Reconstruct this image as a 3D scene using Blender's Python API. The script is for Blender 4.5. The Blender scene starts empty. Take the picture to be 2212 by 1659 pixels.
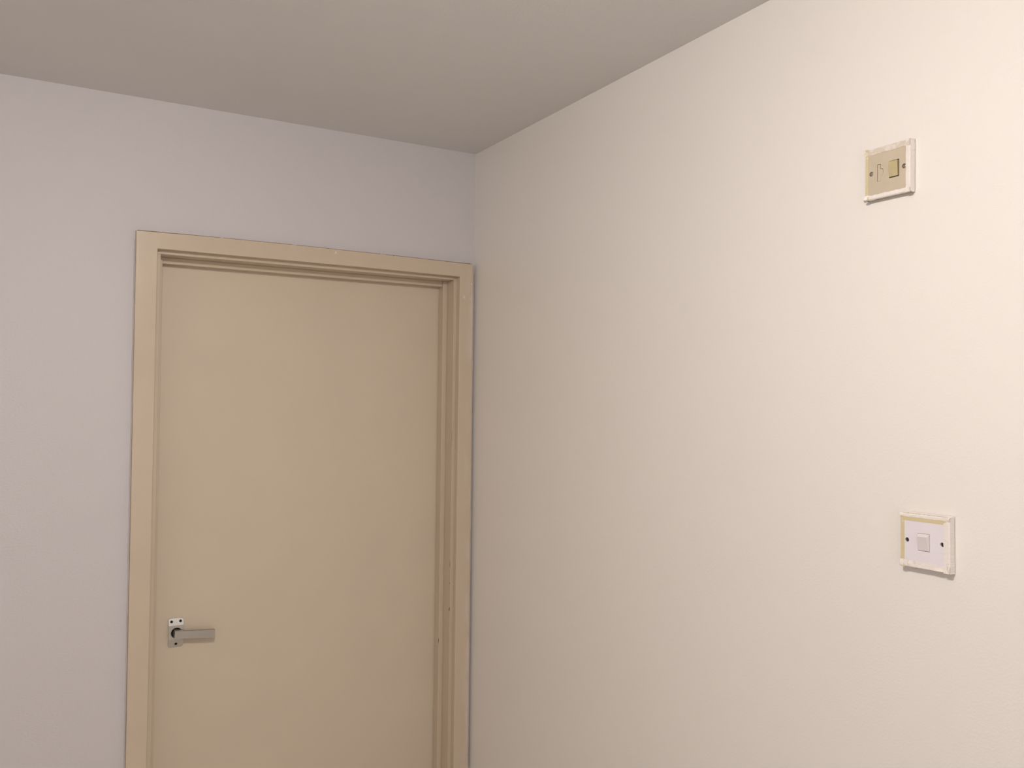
import bpy, bmesh, math, random
from mathutils import Vector, Matrix, noise

C = bpy.context.scene.collection
SC = bpy.context.scene
random.seed(4)

# ------------------------------------------------------------------ camera
CAM_H = 1.62
cam_data = bpy.data.cameras.new('camera')
cam_data.sensor_fit = 'HORIZONTAL'
cam_data.sensor_width = 36.0
cam_data.lens = 1881.18 / 2212.0 * 36.0
cam_data.clip_start = 0.02
cam = bpy.data.objects.new('camera', cam_data)
C.objects.link(cam)
right = Vector((0.86829966, -0.49589996, 0.01178685))
up = Vector((-0.02047967, -0.01209714, 0.99971708))
fwd = Vector((0.49561707, 0.86829539, 0.02065981))
m = Matrix((right, up, -fwd)).transposed().to_4x4()
m.translation = Vector((-1.2862, -2.5097, CAM_H))
cam.matrix_world = m
SC.camera = cam

# ------------------------------------------------------------------ world, lamp, exposure
world = bpy.data.worlds.new('world')
SC.world = world
world.use_nodes = True
world.node_tree.nodes['Background'].inputs[0].default_value = (0.5, 0.55, 0.65, 1)
world.node_tree.nodes['Background'].inputs[1].default_value = 0.05
LAMP = Vector((-1.17, -1.88, 2.385))      # shallow opal dome fixed to the ceiling
LAMP_R = 0.085
LAMP_STRENGTH = 249.0
LAMP_COLOR = (1.0, 0.935, 0.90)
# weak cool fill light added behind the camera, at an invented window
wl = bpy.data.lights.new('rear_fill_light', 'AREA')
wl.shape = 'RECTANGLE'; wl.size = 1.16; wl.size_y = 0.96
wl.energy = 5.0; wl.color = (0.92, 0.95, 1.0)
wlo = bpy.data.objects.new('rear_fill_light', wl); C.objects.link(wlo)
wlo.location = (-1.15, -3.372, 1.35); wlo.rotation_euler = (math.radians(90), 0, 0)
SC.view_settings.view_transform = 'Standard'
SC.view_settings.look = 'None'
SC.view_settings.gamma = 1.0
SC.view_settings.use_curve_mapping = False
SC.view_settings.exposure = 0.0

# ------------------------------------------------------------------ materials
def mat(name, col, rough=0.5, metal=0.0, spec=0.5, bump=0.0, bscale=200.0, tint=0.0, tscale=3.0,
        bstretch=(1, 1, 1), emit=None, estr=0.0):
    m = bpy.data.materials.new(name)
    m.use_nodes = True
    nt = m.node_tree
    b = nt.nodes['Principled BSDF']
    b.inputs['Base Color'].default_value = (*col, 1)
    b.inputs['Roughness'].default_value = rough
    b.inputs['Metallic'].default_value = metal
    b.inputs['Specular IOR Level'].default_value = spec
    tc = nt.nodes.new('ShaderNodeTexCoord')
    if tint:
        n = nt.nodes.new('ShaderNodeTexNoise')
        n.inputs['Scale'].default_value = tscale
        n.inputs['Detail'].default_value = 5
        nt.links.new(tc.outputs['Object'], n.inputs['Vector'])
        r = nt.nodes.new('ShaderNodeValToRGB')
        r.color_ramp.elements[0].position = 0.3
        r.color_ramp.elements[1].position = 0.7
        r.color_ramp.elements[0].color = (*[c * (1 - tint) for c in col], 1)
        r.color_ramp.elements[1].color = (*[min(1, c * (1 + tint)) for c in col], 1)
        nt.links.new(n.outputs['Fac'], r.inputs['Fac'])
        nt.links.new(r.outputs['Color'], b.inputs['Base Color'])
    if bump:
        mp = nt.nodes.new('ShaderNodeMapping')
        mp.inputs['Scale'].default_value = bstretch
        n2 = nt.nodes.new('ShaderNodeTexNoise')
        n2.inputs['Scale'].default_value = bscale
        n2.inputs['Detail'].default_value = 3
        nt.links.new(tc.outputs['Object'], mp.inputs['Vector'])
        nt.links.new(mp.outputs['Vector'], n2.inputs['Vector'])
        bp = nt.nodes.new('ShaderNodeBump')
        bp.inputs['Strength'].default_value = 1.0
        bp.inputs['Distance'].default_value = bump
        nt.links.new(n2.outputs['Fac'], bp.inputs['Height'])
        nt.links.new(bp.outputs['Normal'], b.inputs['Normal'])
    if emit:
        b.inputs['Emission Color'].default_value = (*emit, 1)
        b.inputs['Emission Strength'].default_value = estr
    return m

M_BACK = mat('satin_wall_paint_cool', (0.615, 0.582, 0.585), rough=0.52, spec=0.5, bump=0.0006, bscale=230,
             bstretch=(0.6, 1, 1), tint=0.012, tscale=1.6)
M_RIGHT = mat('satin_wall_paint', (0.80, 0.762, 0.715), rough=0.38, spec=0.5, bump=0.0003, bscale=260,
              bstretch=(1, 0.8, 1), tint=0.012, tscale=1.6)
M_ROOM = mat('plain_wall_paint', (0.68, 0.645, 0.605), rough=0.6)
M_CEIL = mat('ceiling_emulsion', (0.725, 0.71, 0.70), rough=0.9, spec=0.2, bump=0.0004, bscale=160, tint=0.015, tscale=2.0)
M_FLOOR = mat('pale_vinyl_floor', (0.66, 0.61, 0.54), rough=0.5, tint=0.05, tscale=5)
M_DOOR = mat('door_eggshell_paint', (0.635, 0.54, 0.42), rough=0.42, spec=0.45, bump=0.00025, bscale=60, tint=0.02, tscale=4)
M_FRAME = mat('frame_gloss_paint', (0.595, 0.49, 0.37), rough=0.3, spec=0.5, bump=0.0005, bscale=30,
              bstretch=(1, 1, 0.25), tint=0.02, tscale=8)
M_WHITE = mat('white_gloss_plastic', (0.76, 0.71, 0.74), rough=0.35, spec=0.5, tint=0.01, tscale=60)
M_ROCKER = mat('white_rocker_plastic', (0.68, 0.62, 0.62), rough=0.3, spec=0.5)
M_CREAM = mat('yellowed_plastic', (0.54, 0.46, 0.345), rough=0.4, spec=0.4, tint=0.03, tscale=40)
M_AGED = mat('aged_rocker_plastic', (0.50, 0.41, 0.23), rough=0.4, spec=0.4, tint=0.06, tscale=120)
M_DARK = mat('dark_recess', (0.05, 0.04, 0.025), rough=0.7)
M_GAP = mat('dark_brown_gap', (0.09, 0.07, 0.04), rough=0.8, tint=0.4, tscale=300)  # mottled dark brown for the slabs in the plate gaps
M_SCREW = mat('dull_screw_metal', (0.55, 0.48, 0.40), rough=0.25, metal=0.9)
M_SCREWD = mat('dark_screw_metal', (0.07, 0.055, 0.05), rough=0.5, metal=0.5)  # near-black metal for the sunken light switch screws
M_ALU = mat('satin_aluminium', (0.56, 0.54, 0.50), rough=0.38, metal=0.9, bump=0.00008, bscale=400, bstretch=(0.1, 1, 1))
M_LEVER = mat('brushed_lever_metal', (0.46, 0.43, 0.385), rough=0.45, metal=0.8, bump=0.0001, bscale=500, bstretch=(0.1, 1, 1))
M_HOLE = mat('black_hole', (0.012, 0.009, 0.008), rough=0.8)
M_CAULK = mat('wall_paint_edge', (0.74, 0.69, 0.66), rough=0.45, tint=0.03, tscale=60)
M_CHIP = mat('bare_dark_wood', (0.10, 0.06, 0.035), rough=0.8)
M_PALE = mat('white_paint_drip', (0.70, 0.61, 0.53), rough=0.3)
M_OPAL = mat('opal_glass_lit', (0.9, 0.88, 0.84), rough=0.4, emit=LAMP_COLOR, estr=LAMP_STRENGTH)
M_LAMPBASE = mat('white_lamp_metal', (0.8, 0.79, 0.77), rough=0.4)

def tape_mat(name, paint, tape, cover, seed):
    """masking tape with wall paint brushed over part of it"""
    m = mat(name, paint, rough=0.35, spec=0.5, bump=0.0004, bscale=260)
    nt = m.node_tree; b = nt.nodes['Principled BSDF']
    tc = nt.nodes.new('ShaderNodeTexCoord'); mp = nt.nodes.new('ShaderNodeMapping')
    mp.inputs['Location'].default_value = (seed, seed * 2, 0)
    n = nt.nodes.new('ShaderNodeTexNoise'); n.inputs['Scale'].default_value = 90; n.inputs['Detail'].default_value = 4
    r = nt.nodes.new('ShaderNodeValToRGB')
    r.color_ramp.elements[0].position = cover - 0.04; r.color_ramp.elements[0].color = (*paint, 1)
    r.color_ramp.elements[1].position = cover + 0.04; r.color_ramp.elements[1].color = (*tape, 1)
    nt.links.new(tc.outputs['Object'], mp.inputs['Vector']); nt.links.new(mp.outputs['Vector'], n.inputs['Vector'])
    nt.links.new(n.outputs['Fac'], r.inputs['Fac']); nt.links.new(r.outputs['Color'], b.inputs['Base Color'])
    return m
PAINT = (0.80, 0.74, 0.69); TAPE = (0.64, 0.54, 0.33); TAPEG = (0.64, 0.56, 0.46)
M_TAPE_P = tape_mat('painted_tape', PAINT, TAPE, 0.80, 1.3)
M_TAPE_Y = tape_mat('bare_tape', PAINT, TAPE, 0.30, 2.1)
M_TAPE_M = tape_mat('half_painted_tape', (0.72, 0.65, 0.57), TAPEG, 0.50, 3.7)

# frame paint with white wall paint smeared along the outer arris
def smear_mat():
    m = mat('frame_gloss_paint_smeared', (0.595, 0.49, 0.37), rough=0.28, spec=0.5, bump=0.0006, bscale=30, bstretch=(1, 1, 0.25))
    nt = m.node_tree; b = nt.nodes['Principled BSDF']; L = nt.links
    tc = nt.nodes.new('ShaderNodeTexCoord'); sx = nt.nodes.new('ShaderNodeSeparateXYZ')
    L.new(tc.outputs['Object'], sx.inputs[0])
    mr = nt.nodes.new('ShaderNodeMapRange')
    mr.inputs['From Min'].default_value = -0.040; mr.inputs['From Max'].default_value = -0.008
    mr.inputs['To Min'].default_value = 0.0; mr.inputs['To Max'].default_value = 0.62
    L.new(sx.outputs['X'], mr.inputs['Value'])
    mp = nt.nodes.new('ShaderNodeMapping'); mp.inputs['Scale'].default_value = (1, 1, 0.22)
    n = nt.nodes.new('ShaderNodeTexNoise'); n.inputs['Scale'].default_value = 38; n.inputs['Detail'].default_value = 5
    L.new(tc.outputs['Object'], mp.inputs['Vector']); L.new(mp.outputs['Vector'], n.inputs['Vector'])
    r = nt.nodes.new('ShaderNodeMapRange')
    r.inputs['From Min'].default_value = 0.42; r.inputs['From Max'].default_value = 0.68
    L.new(n.outputs['Fac'], r.inputs['Value'])
    mu = nt.nodes.new('ShaderNodeMath'); mu.operation = 'MULTIPLY'
    L.new(mr.outputs['Result'], mu.inputs[0]); L.new(r.outputs['Result'], mu.inputs[1])
    mx = nt.nodes.new('ShaderNodeMix'); mx.data_type = 'RGBA'
    mx.inputs[6].default_value = (0.595, 0.49, 0.37, 1); mx.inputs[7].default_value = (0.72, 0.66, 0.62, 1)
    L.new(mu.outputs[0], mx.inputs[0]); L.new(mx.outputs[2], b.inputs['Base Color'])
    return m
M_FRAME_S = smear_mat()

# ------------------------------------------------------------------ helpers
def obj(name, bm, material, parent=None, smooth=False, xf=None, **props):
    me = bpy.data.meshes.new(name)
    bmesh.ops.recalc_face_normals(bm, faces=bm.faces[:])
    bm.to_mesh(me); bm.free()
    me.materials.append(material)
    if smooth:
        for p in me.polygons: p.use_smooth = True
    o = bpy.data.objects.new(name, me); C.objects.link(o)
    if parent: o.parent = parent
    if xf is not None: o.matrix_local = xf
    for k, v in props.items(): o[k] = v
    return o

def add_box(bm, a, b, bev=0.0, seg=2):
    c = [(a[i] + b[i]) / 2 for i in range(3)]; s = [abs(b[i] - a[i]) for i in range(3)]
    r = bmesh.ops.create_cube(bm, size=1, matrix=Matrix.Translation(c) @ Matrix.Diagonal((*s, 1)))
    if bev:
        es = list({e for v in r['verts'] for e in v.link_edges})
        bmesh.ops.bevel(bm, geom=es, offset=bev, segments=seg, profile=0.5, affect='EDGES')
    return r

def box(a, b, bev=0.0, seg=2):
    bm = bmesh.new(); add_box(bm, a, b, bev, seg); return bm

def prism(poly, w0, w1, bev=0.0, seg=1):
    """polygon in (u, v), extruded from w0 to w1, top edge bevelled"""
    bm = bmesh.new()
    n = len(poly)
    lo = [bm.verts.new((u, v, w0)) for u, v in poly]
    hi = [bm.verts.new((u, v, w1)) for u, v in poly]
    bm.faces.new(lo[::-1]); top = bm.faces.new(hi)
    for i in range(n): bm.faces.new((lo[i], lo[(i + 1) % n], hi[(i + 1) % n], hi[i]))
    if bev: bmesh.ops.bevel(bm, geom=list(top.edges), offset=bev, segments=seg, profile=0.5, affect='EDGES')
    return bm

def rrect(x0, y0, x1, y1, r, n=5):
    pts = []
    for cx, cy, a0 in ((x1 - r, y1 - r, 0), (x0 + r, y1 - r, 90), (x0 + r, y0 + r, 180), (x1 - r, y0 + r, 270)):
        for i in range(n + 1):
            a = math.radians(a0 + 90 * i / n); pts.append((cx + r * math.cos(a), cy + r * math.sin(a)))
    return pts

def circle(cx, cy, r, n=28):
    return [(cx + r * math.cos(2 * math.pi * i / n), cy + r * math.sin(2 * math.pi * i / n)) for i in range(n)]

def cut(bm, cutters):
    """subtract the cutter bmeshes, return a baked bmesh"""
    me = bpy.data.meshes.new('t'); bmesh.ops.recalc_face_normals(bm, faces=bm.faces[:]); bm.to_mesh(me); bm.free()
    o = bpy.data.objects.new('t', me); C.objects.link(o); tmp = []
    for cb in cutters:
        cm = bpy.data.meshes.new('c'); bmesh.ops.recalc_face_normals(cb, faces=cb.faces[:]); cb.to_mesh(cm); cb.free()
        co = bpy.data.objects.new('c', cm); C.objects.link(co); tmp.append(co)
        md = o.modifiers.new('b', 'BOOLEAN'); md.operation = 'DIFFERENCE'; md.object = co; md.solver = 'EXACT'
    dg = bpy.context.evaluated_depsgraph_get(); dg.update()
    res = bmesh.new(); res.from_mesh(o.evaluated_get(dg).to_mesh())
    for t in tmp + [o]:
        d = t.data; bpy.data.objects.remove(t); bpy.data.meshes.remove(d)
    return res

# ------------------------------------------------------------------ room shell
H = 2.4239
XL, YR = -2.30, -3.40
T = 0.12
def struct(name, bm, material, label, cat):
    return obj(name, bm, material, kind='structure', label=label, category=cat)

OX0, OX1, OZ = -0.985, -0.035, 2.035        # hole in the back wall, behind the architraves
bm = bmesh.new()
prof = [(XL, 0), (OX0, 0), (OX0, OZ), (OX1, OZ), (OX1, 0), (0.0, 0), (0.0, H), (XL, H)]
lo = [bm.verts.new((x, 0, z)) for x, z in prof]; hi = [bm.verts.new((x, T, z)) for x, z in prof]
bm.faces.new(lo); bm.faces.new(hi[::-1])
for i in range(8): bm.faces.new((lo[i], hi[i], hi[(i + 1) % 8], lo[(i + 1) % 8]))
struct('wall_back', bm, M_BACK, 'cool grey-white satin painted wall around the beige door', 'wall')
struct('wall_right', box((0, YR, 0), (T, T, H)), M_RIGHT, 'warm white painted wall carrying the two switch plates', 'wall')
struct('wall_left', box((XL - T, YR, 0), (XL, T, H)), M_ROOM, 'white painted wall left of the camera, out of view', 'wall')
struct('wall_rear', box((XL - T, YR - T, 0), (T, YR, H)), M_ROOM, 'white painted wall behind the camera, out of view', 'wall')
struct('ceiling', box((XL - T, YR - T, H), (T, T, H + 0.1)), M_CEIL, 'plain matt ceiling in grey shade above both walls', 'ceiling')
struct('floor', box((XL - T, YR - T, -0.1), (T, T, 0)), M_FLOOR, 'pale plain floor below the frame', 'floor')

# invented window behind the camera, unseen, added to go with the fill light
WX, WZ = -1.15, 1.35
bm = bmesh.new()
for a_, b_ in (((WX - .66, YR, WZ - .56), (WX - .59, YR + .05, WZ + .56)), ((WX + .59, YR, WZ - .56), (WX + .66, YR + .05, WZ + .56)),
               ((WX - .66, YR, WZ + .49), (WX + .66, YR + .05, WZ + .56)), ((WX - .68, YR, WZ - .56), (WX + .68, YR + .09, WZ - .49))):
    add_box(bm, a_, b_, 0.004)
added_win = struct('added_window_1', bm, M_LAMPBASE, 'white framed window added behind the camera for the fill light, unseen', 'window')
obj('added_window_pane', box((WX - .60, YR + 0.004, WZ - .50), (WX + .60, YR + 0.016, WZ + .50)), M_WHITE, added_win)

# ------------------------------------------------------------------ door frame
Y_ARC, Y_FACE, Y_STOP, Y_DOOR = -0.018, 0.0055, 0.0538, 0.090
frame = bpy.data.objects.new('trim_1', None); C.objects.link(frame)
frame.location = (-0.51, 0, 0)
frame['kind'] = 'structure'; frame['category'] = 'door frame'
frame['label'] = 'beige gloss painted door frame with flat architrave around the closed door'
def F(name, bm, material=M_FRAME, **k):
    return obj(name, bm, material, frame, xf=Matrix.Translation((0.51, 0, 0)), **k)

def poly_front(pts, y0, y1, bev, skip=()):
    """polygon in (x, z) at the front y0, solid to y1"""
    bm = prism([(x, z) for x, z in pts], 0, y1 - y0, 0)
    # (u,v,w) -> x=u, z=v, y=y0+w  : front is w=0
    for v in bm.verts: v.co = Vector((v.co.x, y0 + v.co.z, v.co.y))
    if bev:
        es = [e for e in bm.edges if all(abs(v.co.y - y0) < 1e-6 for v in e.verts)
              and not any(all(min((v.co - Vector((q[0], y0, q[1]))).length for q in m_) < 1e-5 for v in e.verts) for m_ in skip)]
        bmesh.ops.bevel(bm, geom=es, offset=bev, segments=3, profile=0.5, affect='EDGES')
    return bm
# outer / inner corners of the architrave as measured
ziL, ziR = 2.0196, 2.0180
MIT = (((-0.9612, ziL), (-1.0155, 2.0636)), ((-0.0597, ziR), (-0.0125, 2.0617)))   # mitre lines, left sharp
F('architrave', poly_front([(-1.0148, 0), (-0.9640, 0), (-0.9612, ziL), (-1.0155, 2.0636)], Y_ARC, 0.0, 0.0022, MIT),
  label='left upright architrave board')
F('architrave', poly_front([(-0.0597, 0), (-0.0082, 0), (-0.0125, 2.0617), (-0.0597, ziR)], Y_ARC, 0.0, 0.0022, MIT), M_FRAME_S,
  label='right upright architrave board with pale paint smears')
F('architrave', poly_front([(-0.9612, ziL), (-0.78, 2.0200), (-0.42, 2.0204), (-0.0597, ziR), (-0.0125, 2.0617),
                            (-0.30, 2.0643), (-0.60, 2.0660), (-0.80, 2.0655), (-1.0155, 2.0636)], Y_ARC, 0.0, 0.0022, MIT),
  label='head architrave board')
# lining: faces towards the room just inside the architrave, then returns back
LX0, LX1, LZ = -0.9500, -0.0690, 2.0095
F('door_lining', box((OX0, Y_FACE, 0), (LX0, 0.15, LZ), 0.001), label='left lining')
F('door_lining', box((LX1, Y_FACE, 0), (OX1, 0.15, LZ), 0.001), label='right lining')
F('door_lining', box((OX0, Y_FACE, LZ), (OX1, 0.15, OZ), 0.001), label='head lining')
# architrave backing so no gap shows between board and lining
F('door_lining', box((OX0, -0.0005, 0), (-0.9632, Y_FACE, OZ)), label='left ground strip')
F('door_lining', box((-0.0590, -0.0005, 0), (OX1, Y_FACE, OZ)), label='right ground strip')
F('door_lining', box((-0.9632, -0.0005, 2.0205), (-0.0590, Y_FACE, OZ)), label='head ground strip')
SX0, SX1, SZ = -0.9385, -0.0840, 1.9925
F('door_stop', box((LX0, Y_STOP, 0), (SX0, Y_DOOR - 0.0015, LZ), 0.0012), label='left stop bead')
F('door_stop', box((SX1, Y_STOP, 0), (LX1, Y_DOOR - 0.0015, LZ), 0.0012), label='right stop bead')
F('door_stop', box((SX0, Y_STOP + 0.007, SZ), (SX1, Y_DOOR - 0.0015, LZ), 0.0012), label='head stop bead')

# ridge of wall paint running along the outer edge of the architrave, in broken lengths
def ridge(pts, wid, dep, seed):
    bm = bmesh.new(); prev = None
    for i, (x, z, nx, nz) in enumerate(pts):
        w = wid * (0.75 + 0.6 * noise.noise(Vector((seed, i * 0.9, 0))))
        j = 0.0004 * noise.noise(Vector((seed + 7, i * 0.7, 3)))
        a = Vector((x + nx * j, 0.0, z + nz * j)); b_ = a + Vector((nx, 0, nz)) * max(w, 0.0006)
        ring = [bm.verts.new(a), bm.verts.new(a + Vector((0, -dep, 0))), bm.verts.new((a + b_) / 2 + Vector((0, -dep * 1.15, 0))),
                bm.verts.new(b_ + Vector((0, -dep * 0.6, 0))), bm.verts.new(b_ + Vector((nx, 0, nz)) * 0.001)]
        if prev:
            for k in range(4): bm.faces.new((prev[k], prev[k + 1], ring[k + 1], ring[k]))
        prev = ring
    return bm
left_pts = [(-1.0157, z, -1, 0) for z in [i * 0.04 for i in range(8, 52)]]
F('paint_ridge', ridge(left_pts, 0.0022, 0.0165, 1.0), M_CAULK, label='pale line of wall paint beside the frame')
for k, (xa, xb) in enumerate(((-1.012, -0.80), (-0.79, -0.60), (-0.585, -0.33), (-0.31, -0.12), (-0.115, -0.02))):
    n_ = 12
    def ztop(x):
        P = [(-1.0155, 2.0636), (-0.80, 2.0655), (-0.60, 2.0660), (-0.30, 2.0643), (-0.0125, 2.0617)]
        for (x0, z0), (x1, z1) in zip(P, P[1:]):
            if x <= x1: return z0 + (z1 - z0) * (x - x0) / (x1 - x0)
        return 2.0617
    pts = [(xa + (xb - xa) * i / n_, ztop(xa + (xb - xa) * i / n_) + 0.0005, 0, 1) for i in range(n_ + 1)]
    F('paint_ridge', ridge(pts, 0.0014, 0.0172, 10.0 + k), M_CAULK)

right_pts = [(-0.0122 + 0.0042 * (1 - z / 2.06), z, 1, 0) for z in [i * 0.04 for i in range(8, 52)]]
F('paint_ridge', ridge(right_pts, 0.0010, 0.0172, 5.0), M_CAULK, label='pale line of wall paint on the outer arris')
# chips and flecks
def fleck(x, y, z, w, h, material, name, tilt=0.0, depth=0.0006):
    n = 9; poly = []
    for i in range(n):
        a = 2 * math.pi * i / n; r = 1 + 0.35 * random.uniform(-1, 1)
        poly.append((0.5 * w * r * math.cos(a), 0.5 * h * r * math.sin(a)))
    bm = prism(poly, 0, depth, 0)
    for v in bm.verts:
        u, t = v.co.x, v.co.y
        v.co = Vector((x + u * math.cos(tilt) - t * math.sin(tilt), y - v.co.z, z + u * math.sin(tilt) + t * math.cos(tilt)))
    F(name, bm, material)
fleck(-0.2866, Y_ARC, 2.0638, 0.0020, 0.0030, M_HOLE, 'paint_chip')
fleck(-0.9560, Y_FACE, 2.0165, 0.0022, 0.0014, M_HOLE, 'paint_chip', -0.5)
fleck(-0.9375, Y_ARC, 2.0240, 0.0020, 0.0032, M_PALE, 'paint_drip')
fleck(-0.4270, Y_ARC, 2.0240, 0.0022, 0.0018, M_PALE, 'paint_drip')
fleck(-0.470, Y_ARC, 2.0550, 0.0050, 0.0100, M_PALE, 'paint_drip', -0.3, 0.0003)
for x_, w_ in ((-0.600, 0.006), (-0.533, 0.008)):
    fleck(x_, Y_ARC, 2.0630, w_, 0.0012, M_PALE, 'paint_drip')
fleck(-0.0690 - 0.0012, Y_FACE, 1.041, 0.0016, 0.004, M_CHIP, 'paint_chip')
fleck(-0.0706, Y_FACE, 0.958, 0.0020, 0.012, M_CHIP, 'paint_chip', -0.12)
fleck(-0.0842, Y_STOP, 0.848, 0.0016, 0.016, M_CHIP, 'paint_chip', -0.05)
fleck(-0.0706, Y_FACE, 1.10, 0.0010, 0.022, M_CHIP, 'paint_chip')
fleck(-0.0700, Y_FACE, 1.505, 0.0007, 0.035, M_CHIP, 'paint_chip')
fleck(-0.0440, Y_ARC, 1.955, 0.0050, 0.0150, M_PALE, 'paint_drip', 0.4, 0.0003)
fleck(-0.0200, Y_ARC, 1.950, 0.0030, 0.0130, M_PALE, 'paint_drip', -0.5, 0.0003)
fleck(-0.0180, Y_ARC, 1.998, 0.0060, 0.0100, M_PALE, 'paint_drip', 0.2, 0.0002)
fleck(-0.0200, Y_ARC, 1.810, 0.0070, 0.0300, M_FRAME_S, 'paint_drip', -0.2, 0.0002)

# ------------------------------------------------------------------ door leaf
door = bpy.data.objects.new('door_1', None); C.objects.link(door)
door.location = (-0.51, Y_DOOR, 0)
door['kind'] = 'structure'; door['category'] = 'door'
door['label'] = 'plain flush beige painted door, closed, with a metal lever handle at lower left'
obj('door_leaf', box((-0.438, 0, 0.006), (0.438, 0.040, 2.008), 0.001), M_DOOR, door)

# handle: local frame u = +x, v = +z, w = towards the room
hb = Matrix(((1, 0, 0, -0.8803 + 0.51), (0, 0, -1, -0.0002), (0, 1, 0, 0.9632), (0, 0, 0, 1)))
W2, H2 = 0.0196, 0.0398
plate = prism(rrect(-W2, -H2, W2, H2, 0.0042), 0.0, 0.0030, 0.0009, 2)
HOLE_C = (0.0012, -0.0010)
cuts = [prism(circle(HOLE_C[0], HOLE_C[1], 0.0148, 40), -0.01, 0.01)]
for (u, v) in ((-0.0119, 0.0308), (0.0118, 0.0312), (0.0006, -0.0318)):
    cuts.append(prism(circle(u, v, 0.0037, 20), -0.01, 0.01))
plate = cut(plate, cuts)
# the upper third leans back so that it catches the ceiling light, the foot tucks under
bmesh.ops.bisect_plane(plate, geom=plate.verts[:] + plate.edges[:] + plate.faces[:], plane_co=(0, 0.0205, 0), plane_no=(0, 1, 0))
bmesh.ops.bisect_plane(plate, geom=plate.verts[:] + plate.edges[:] + plate.faces[:], plane_co=(0, 0.0185, 0), plane_no=(0, 1, 0))
bmesh.ops.bisect_plane(plate, geom=plate.verts[:] + plate.edges[:] + plate.faces[:], plane_co=(0, -0.0185, 0), plane_no=(0, 1, 0))
for v in plate.verts:
    w = v.co.z
    if v.co.y > 0.0205: add = 0.0052 - (v.co.y - 0.0205) * 0.25
    elif v.co.y < -0.0185: add = 0.0052 + (v.co.y + 0.0185) * 0.24
    else: add = 0.0052
    if w > 0.0005: v.co.z = w + add
handle = obj('door_handle', plate, M_ALU, door, xf=hb, label='satin metal short backplate with a straight lever')
for (u, v) in ((-0.0119, 0.0308), (0.0118, 0.0312), (0.0006, -0.0318)):
    obj('screw_hole', prism(circle(u, v, 0.0035, 16), 0.0, 0.0006), M_HOLE, handle)
obj('spindle_hole', prism(circle(HOLE_C[0], HOLE_C[1], 0.0146, 32), 0.0, 0.0006), M_HOLE, handle)
lv = bmesh.new()
dr = math.radians(4.6)
NW0, NW1 = 0.0006, 0.0285
c0 = Vector((0.0040, -0.0020))
hh = 0.0098
ca, sa = math.cos(dr), -math.sin(dr)
def rot(u, v): return (c0.x + u * ca - v * sa, c0.y + u * sa + v * ca)
# neck block + arm, cross sections along the arm (u), each a rounded quad in (v, w)
neck = prism([rot(-0.0105, -hh), rot(0.0092, -hh), rot(0.0092, hh), rot(-0.0105, hh)], NW0, NW1, 0.0)
secs = []
for i in range(15):
    t = i / 14; u = -0.0105 + t * 0.1075
    h_ = hh + 0.0012 * t
    th0, th1 = 0.0165 - 0.001 * t, NW1 + 0.0008 * math.sin(t * 3.14)
    secs.append([(*rot(u, -h_), th0), (*rot(u, h_), th0), (*rot(u, h_), th1), (*rot(u, -h_), th1)])
arm = bmesh.new(); pr = None
for s in secs:
    ring = [arm.verts.new(p) for p in s]
    if pr:
        for k in range(4): arm.faces.new((pr[k], pr[(k + 1) % 4], ring[(k + 1) % 4], ring[k]))
    else: arm.faces.new(ring[::-1])
    pr = ring
arm.faces.new(pr)
es = [e for e in arm.edges if e.calc_face_angle(0) > 0.5]
bmesh.ops.bevel(arm, geom=es, offset=0.0009, segments=2, profile=0.5, affect='EDGES')
lever = obj('lever', arm, M_LEVER, handle)
bmesh.ops.bevel(neck, geom=neck.edges[:], offset=0.0010, segments=2, profile=0.5, affect='EDGES')
obj('lever_neck', neck, M_LEVER, handle)

# ------------------------------------------------------------------ switch plates on the right wall
def wall_matrix(y, z, rot=0.0):
    m = Matrix(((0, 0, -1, 0), (-1, 0, 0, y), (0, 1, 0, z), (0, 0, 0, 1)))
    return m @ Matrix.Rotation(rot, 4, 'Z')

def thing(name, y, z, rot, label, cat):
    o = bpy.data.objects.new(name, None); C.objects.link(o)
    o.matrix_world = wall_matrix(y, z, rot)
    o['label'] = label; o['category'] = cat
    return o

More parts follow.
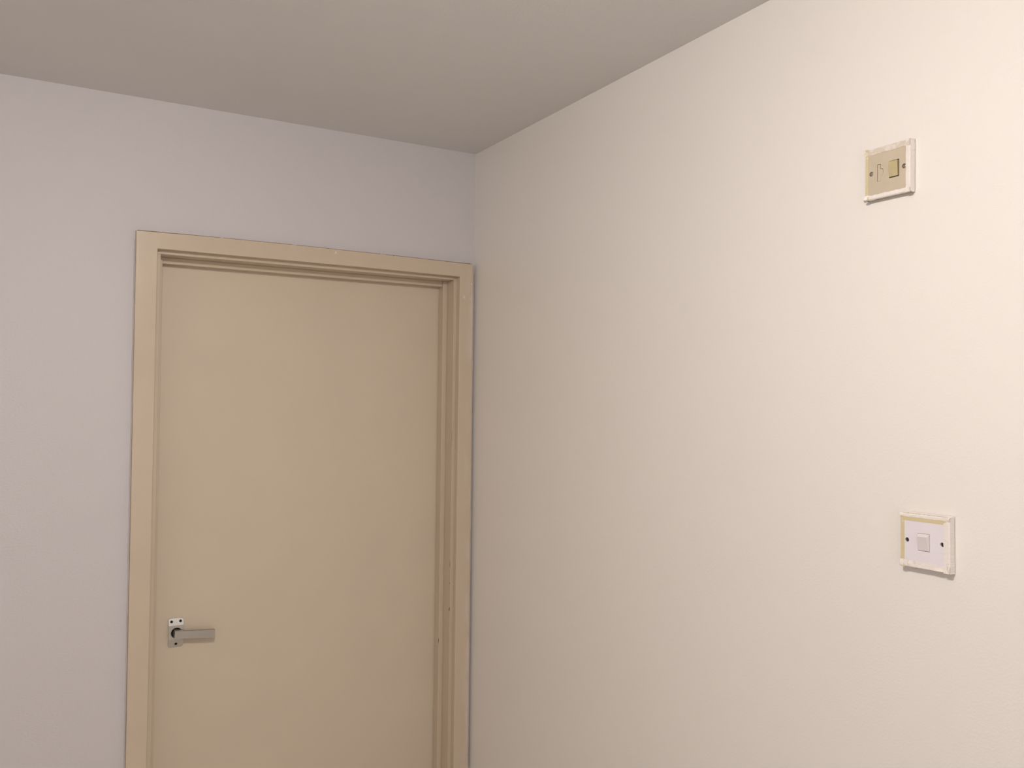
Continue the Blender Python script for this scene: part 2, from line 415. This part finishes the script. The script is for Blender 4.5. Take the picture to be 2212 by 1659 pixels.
HS, PT = 0.0432, 0.0118
def tape_strip(side, inner, over, lift, seed, wob=0.0012, drop=0.9, u0=-1.0, u1=1.0, n=44, crumple=0.0):
    """masking tape: from a slightly ragged inner edge on the plate front, over the rim, down the side.
    built as a thin solid in (along, across, w), then turned to its side"""
    prof = [(-inner, PT + 0.0003), (-inner * 0.5, PT + 0.0004), (-0.0010, PT + 0.0004), (0.0004, PT - 0.0008),
            (0.0007 + over * 0.3, PT * 0.6), (0.0008 + over, PT * (1 - drop))]
    bm = bmesh.new(); prev = None
    K = len(prof)
    for i in range(n + 1):
        s = u0 + (u1 - u0) * i / n
        a = s * (HS + 0.0009)
        out_ = []
        for k, (c, w) in enumerate(prof):
            nz = noise.noise(Vector((seed, s * 4, k * 0.6)))
            nf = noise.noise(Vector((seed + 5, s * 16, k * 1.3)))
            cc = c + (wob * nz if k == 0 else 0) + (0.0005 * nf if k >= 3 else 0)
            ww = w + abs(nf) * 0.0004 + lift * max(0, abs(s) - 0.86) * (0.012 if k < 3 else 0.004)
            if crumple:
                ww += crumple * max(0, noise.noise(Vector((seed + 9, s * 9, k * 1.7)))) * (1.0 if k < 3 else 0.5)
            out_.append((a, HS + cc, max(ww, 0.0004)))
        inn = [(x, y - (0.00022 if k >= 3 else 0), w - (0.00022 if k < 3 else 0)) for k, (x, y, w) in enumerate(out_)]
        ring = [bm.verts.new(q) for q in out_ + inn[::-1]]
        if prev:
            for k in range(2 * K): bm.faces.new((prev[k], ring[k], ring[(k + 1) % (2 * K)], prev[(k + 1) % (2 * K)]))
        else: bm.faces.new(ring)
        prev = ring
    bm.faces.new(prev[::-1])
    ang = {'top': 0, 'left': 90, 'bottom': 180, 'right': 270}[side]
    bmesh.ops.transform(bm, matrix=Matrix.Rotation(math.radians(ang), 4, 'Z'), verts=bm.verts[:])
    return bm

def faceplate(parent, material, holes, square=0.0022):
    bm = prism(rrect(-HS, -HS, HS, HS, square, 3), 0.0, PT, 0.0016, 3)
    return obj('faceplate', cut(bm, holes), material, parent)

def screw(parent, u, v, r, w, material, ang, name='screw'):
    bm = prism(circle(u, v, r, 24), w - 0.002, w, 0.0005, 2)
    sl = box((-r * 1.2, -r * 0.16, w - 0.0008), (r * 1.2, r * 0.16, w + 0.002))
    bmesh.ops.transform(sl, matrix=Matrix.Translation((u, v, 0)) @ Matrix.Rotation(ang, 4, 'Z'), verts=sl.verts[:])
    o = obj(name, cut(bm, [sl]), material, parent)
    return o

# --- upper: fused connection unit
fu = thing('fused_switch_plate', -1.5490, 2.0190, 0.0,
           'yellowed fused switch plate high on the right wall, edged with painted tape', 'electrical switch')
holes = [prism(rrect(0.0038, -0.0140, 0.0232, 0.0152, 0.0006, 2), PT - 0.004, PT + 0.01)]
FO = [(-0.0192, 0.0147), (-0.0125, 0.0147), (-0.0122, 0.0066), (-0.0088, 0.0062), (-0.0076, 0.0040), (-0.0070, 0.0),
      (-0.0078, -0.0030), (-0.0098, -0.0056), (-0.0122, -0.0062), (-0.0125, -0.0147), (-0.0192, -0.0147)]
holes.append(prism(FO[::-1], PT - 0.003, PT + 0.01))
for u in (-0.0312, 0.0322): holes.append(prism(circle(u, 0.0006, 0.0040, 24), PT - 0.0030, PT + 0.01))
fp = faceplate(fu, M_CREAM, holes)
obj('rocker_gap', prism(rrect(0.0036, -0.0142, 0.0234, 0.0154, 0.0006, 2), PT - 0.0045, PT - 0.0018), M_GAP, fu)  # dark brown slab at the bottom of the rocker opening
# rocker
rk = prism(rrect(0.0045, -0.0124, 0.0209, 0.0138, 0.0006, 2), PT - 0.002, PT + 0.0022, 0.0006, 2)
for v in rk.verts:
    if v.co.z > PT: v.co.z += (v.co.y) * 0.06
obj('rocker', rk, M_AGED, fu, label='aged yellow-brown rocker')
# fuse drawer, a hair smaller than its opening
def inset(poly, d):
    cx = sum(p[0] for p in poly) / len(poly); cy = sum(p[1] for p in poly) / len(poly)
    return poly
FI = [(-0.0183, 0.0138), (-0.0133, 0.0138), (-0.0131, 0.0057), (-0.0094, 0.0053), (-0.0082, 0.0036), (-0.0076, 0.0),
      (-0.0081, -0.0028), (-0.0097, -0.0054), (-0.0121, -0.0059), (-0.0125, -0.0146), (-0.0183, -0.0146)]
obj('fuse_holder', prism(FI[::-1], PT - 0.0028, PT + 0.0002, 0.0002), M_CREAM, fu)
obj('fuse_gap', prism([(u * 1.0, v) for u, v in FO[::-1]], PT - 0.0035, PT - 0.0020), M_GAP, fu)
for u, a_ in ((-0.0312, 1.9), (0.0322, 0.35)):
    obj('screw_well', prism(circle(u, 0.0006, 0.0039, 20), PT - 0.0034, PT - 0.0026), M_DARK, fu)
    screw(fu, u + (0.0004 if u < 0 else 0), 0.0006, 0.0030, PT - 0.0006, M_SCREW, a_)
obj('masking_tape', tape_strip('top', 0.0098, 0.0006, 1, 3.0, 0.0012), M_TAPE_M, fu, label='tape along the top edge, half painted')
obj('masking_tape', tape_strip('left', 0.0065, 0.0008, 1, 8.0, 0.0008, u1=1.0, u0=-0.98), M_TAPE_Y, fu, label='bare yellow tape on the left edge')
obj('masking_tape', tape_strip('right', 0.0071, 0.0012, 1, 13.0, 0.0005, crumple=0.0008), M_TAPE_P, fu, label='painted tape on the right edge')
obj('masking_tape', tape_strip('bottom', 0.0070, 0.0003, 1, 21.0, 0.0022, crumple=0.0010, drop=0.30), M_TAPE_P, fu, label='painted crumpled tape on the bottom edge')
obj('tape_flap', tape_strip('bottom', 0.0035, 0.0016, 1, 33.0, 0.0010, u0=0.88, u1=1.04, n=10, crumple=0.0012, drop=0.30), M_TAPE_P, fu)

# --- lower: light switch
sw = thing('light_switch', -1.6202, 1.4024, 0.009,
           'white light switch lower on the right wall, framed by yellow and painted tape', 'electrical switch')
holes = [prism(rrect(-0.0118, -0.0146, 0.0094, 0.0137, 0.0006, 2), PT - 0.004, PT + 0.01)]
for u in (-0.0314, 0.0308): holes.append(prism(circle(u, 0.0002, 0.0036, 24), PT - 0.0035, PT + 0.01))
faceplate(sw, M_WHITE, holes)
# rocker: wedge with wide chamfer on top and right
b = bmesh.new()
x0, x1, y0, y1 = -0.0113, 0.0089, -0.0141, 0.0132
wb = PT - 0.003
base = [(x0, y0, wb), (x1, y0, wb), (x1, y1, wb), (x0, y1, wb)]
mid = [(x0, y0, PT + 0.0002), (x1, y0, PT + 0.0002), (x1, y1, PT + 0.0002), (x0, y1, PT + 0.0002)]
top = [(x0 + 0.0003, y0 + 0.0003, PT + 0.0012), (x1 - 0.0020, y0 + 0.0003, PT + 0.0012), (x1 - 0.0024, y1 - 0.0046, PT + 0.0040), (x0 + 0.0006, y1 - 0.0046, PT + 0.0040)]
vs = [[b.verts.new(p) for p in r] for r in (base, mid, top)]
for r0, r1 in zip(vs, vs[1:]):
    for k in range(4): b.faces.new((r0[k], r0[(k + 1) % 4], r1[(k + 1) % 4], r1[k]))
b.faces.new(vs[0][::-1]); b.faces.new(vs[2])
bmesh.ops.bevel(b, geom=[e for e in b.edges if all(v.co.z > PT + 0.0001 for v in e.verts)], offset=0.0003, segments=2, profile=0.5, affect='EDGES')
obj('rocker', b, M_ROCKER, sw)
obj('rocker_well', prism(rrect(-0.0120, -0.0148, 0.0096, 0.0139, 0.0006, 2), PT - 0.0045, PT - 0.0034), M_DARK, sw)
for u, a_ in ((-0.0314, 1.2), (0.0308, 1.35)):
    obj('screw_well', prism(circle(u, 0.0002, 0.0035, 20), PT - 0.0040, PT - 0.0032), M_DARK, sw)
    screw(sw, u, 0.0002, 0.0029, PT - 0.0014, M_SCREWD, a_)
for (u, v, w_, h_) in ((-0.0035, 0.0255, 0.0018, 0.0009), (0.0292, -0.0135, 0.0016, 0.0014), (-0.0180, -0.0225, 0.0012, 0.0010)):
    obj('smudge', prism([(u + w_ * math.cos(a) * .5, v + h_ * math.sin(a) * .5) for a in [i * 0.785 for i in range(8)]], PT - 0.0002, PT + 0.00008),
        M_ROCKER, sw)
obj('masking_tape', tape_strip('top', 0.0112, 0.0002, 0, 41.0, 0.0003, drop=0.1, u0=-0.90, u1=0.86), M_TAPE_Y, sw, label='bare yellow tape below the top edge')
obj('masking_tape', tape_strip('left', 0.0070, 0.0004, 0.3, 48.0, 0.0004, u1=0.86), M_TAPE_Y, sw, label='bare yellow tape on the left edge')
obj('masking_tape', tape_strip('right', 0.0101, 0.0010, 0.4, 53.0, 0.0006), M_TAPE_P, sw, label='painted tape on the right edge')
obj('masking_tape', tape_strip('bottom', 0.0105, 0.0004, 0.8, 61.0, 0.0022, crumple=0.0022, drop=0.4), M_TAPE_P, sw, label='painted wrinkled tape on the bottom edge')
bt = tape_strip('top', 0.0050, 0.0012, 0.8, 71.0, 0.0012, crumple=0.0006)
for v in bt.verts:
    if v.co.z > PT: v.co.z += 0.0003
obj('masking_tape', bt, M_TAPE_P, sw, label='painted tape over the top rim')

# ------------------------------------------------------------------ ceiling lamp (out of frame, lights the room)
lt = bpy.data.objects.new('ceiling_lamp', None); C.objects.link(lt)
lt.location = (LAMP.x, LAMP.y, H)
lt['label'] = 'shallow round opal ceiling lamp on a white base, above the frame'; lt['category'] = 'lamp'
obj('lamp_base', prism(circle(0, 0, LAMP_R + 0.012, 48), -0.030, 0.0, 0.0), M_LAMPBASE, lt)
g = bmesh.new()
bmesh.ops.create_uvsphere(g, u_segments=40, v_segments=24, radius=LAMP_R,
                          matrix=Matrix.Translation((0, 0, -(H - LAMP.z))) @ Matrix.Diagonal((1, 1, 0.062 / LAMP_R, 1)))
bmesh.ops.bisect_plane(g, geom=g.verts[:] + g.edges[:] + g.faces[:], plane_co=(0, 0, -0.0301), plane_no=(0, 0, 1), clear_outer=True)
obj('lamp_dome', g, M_OPAL, lt, smooth=True)
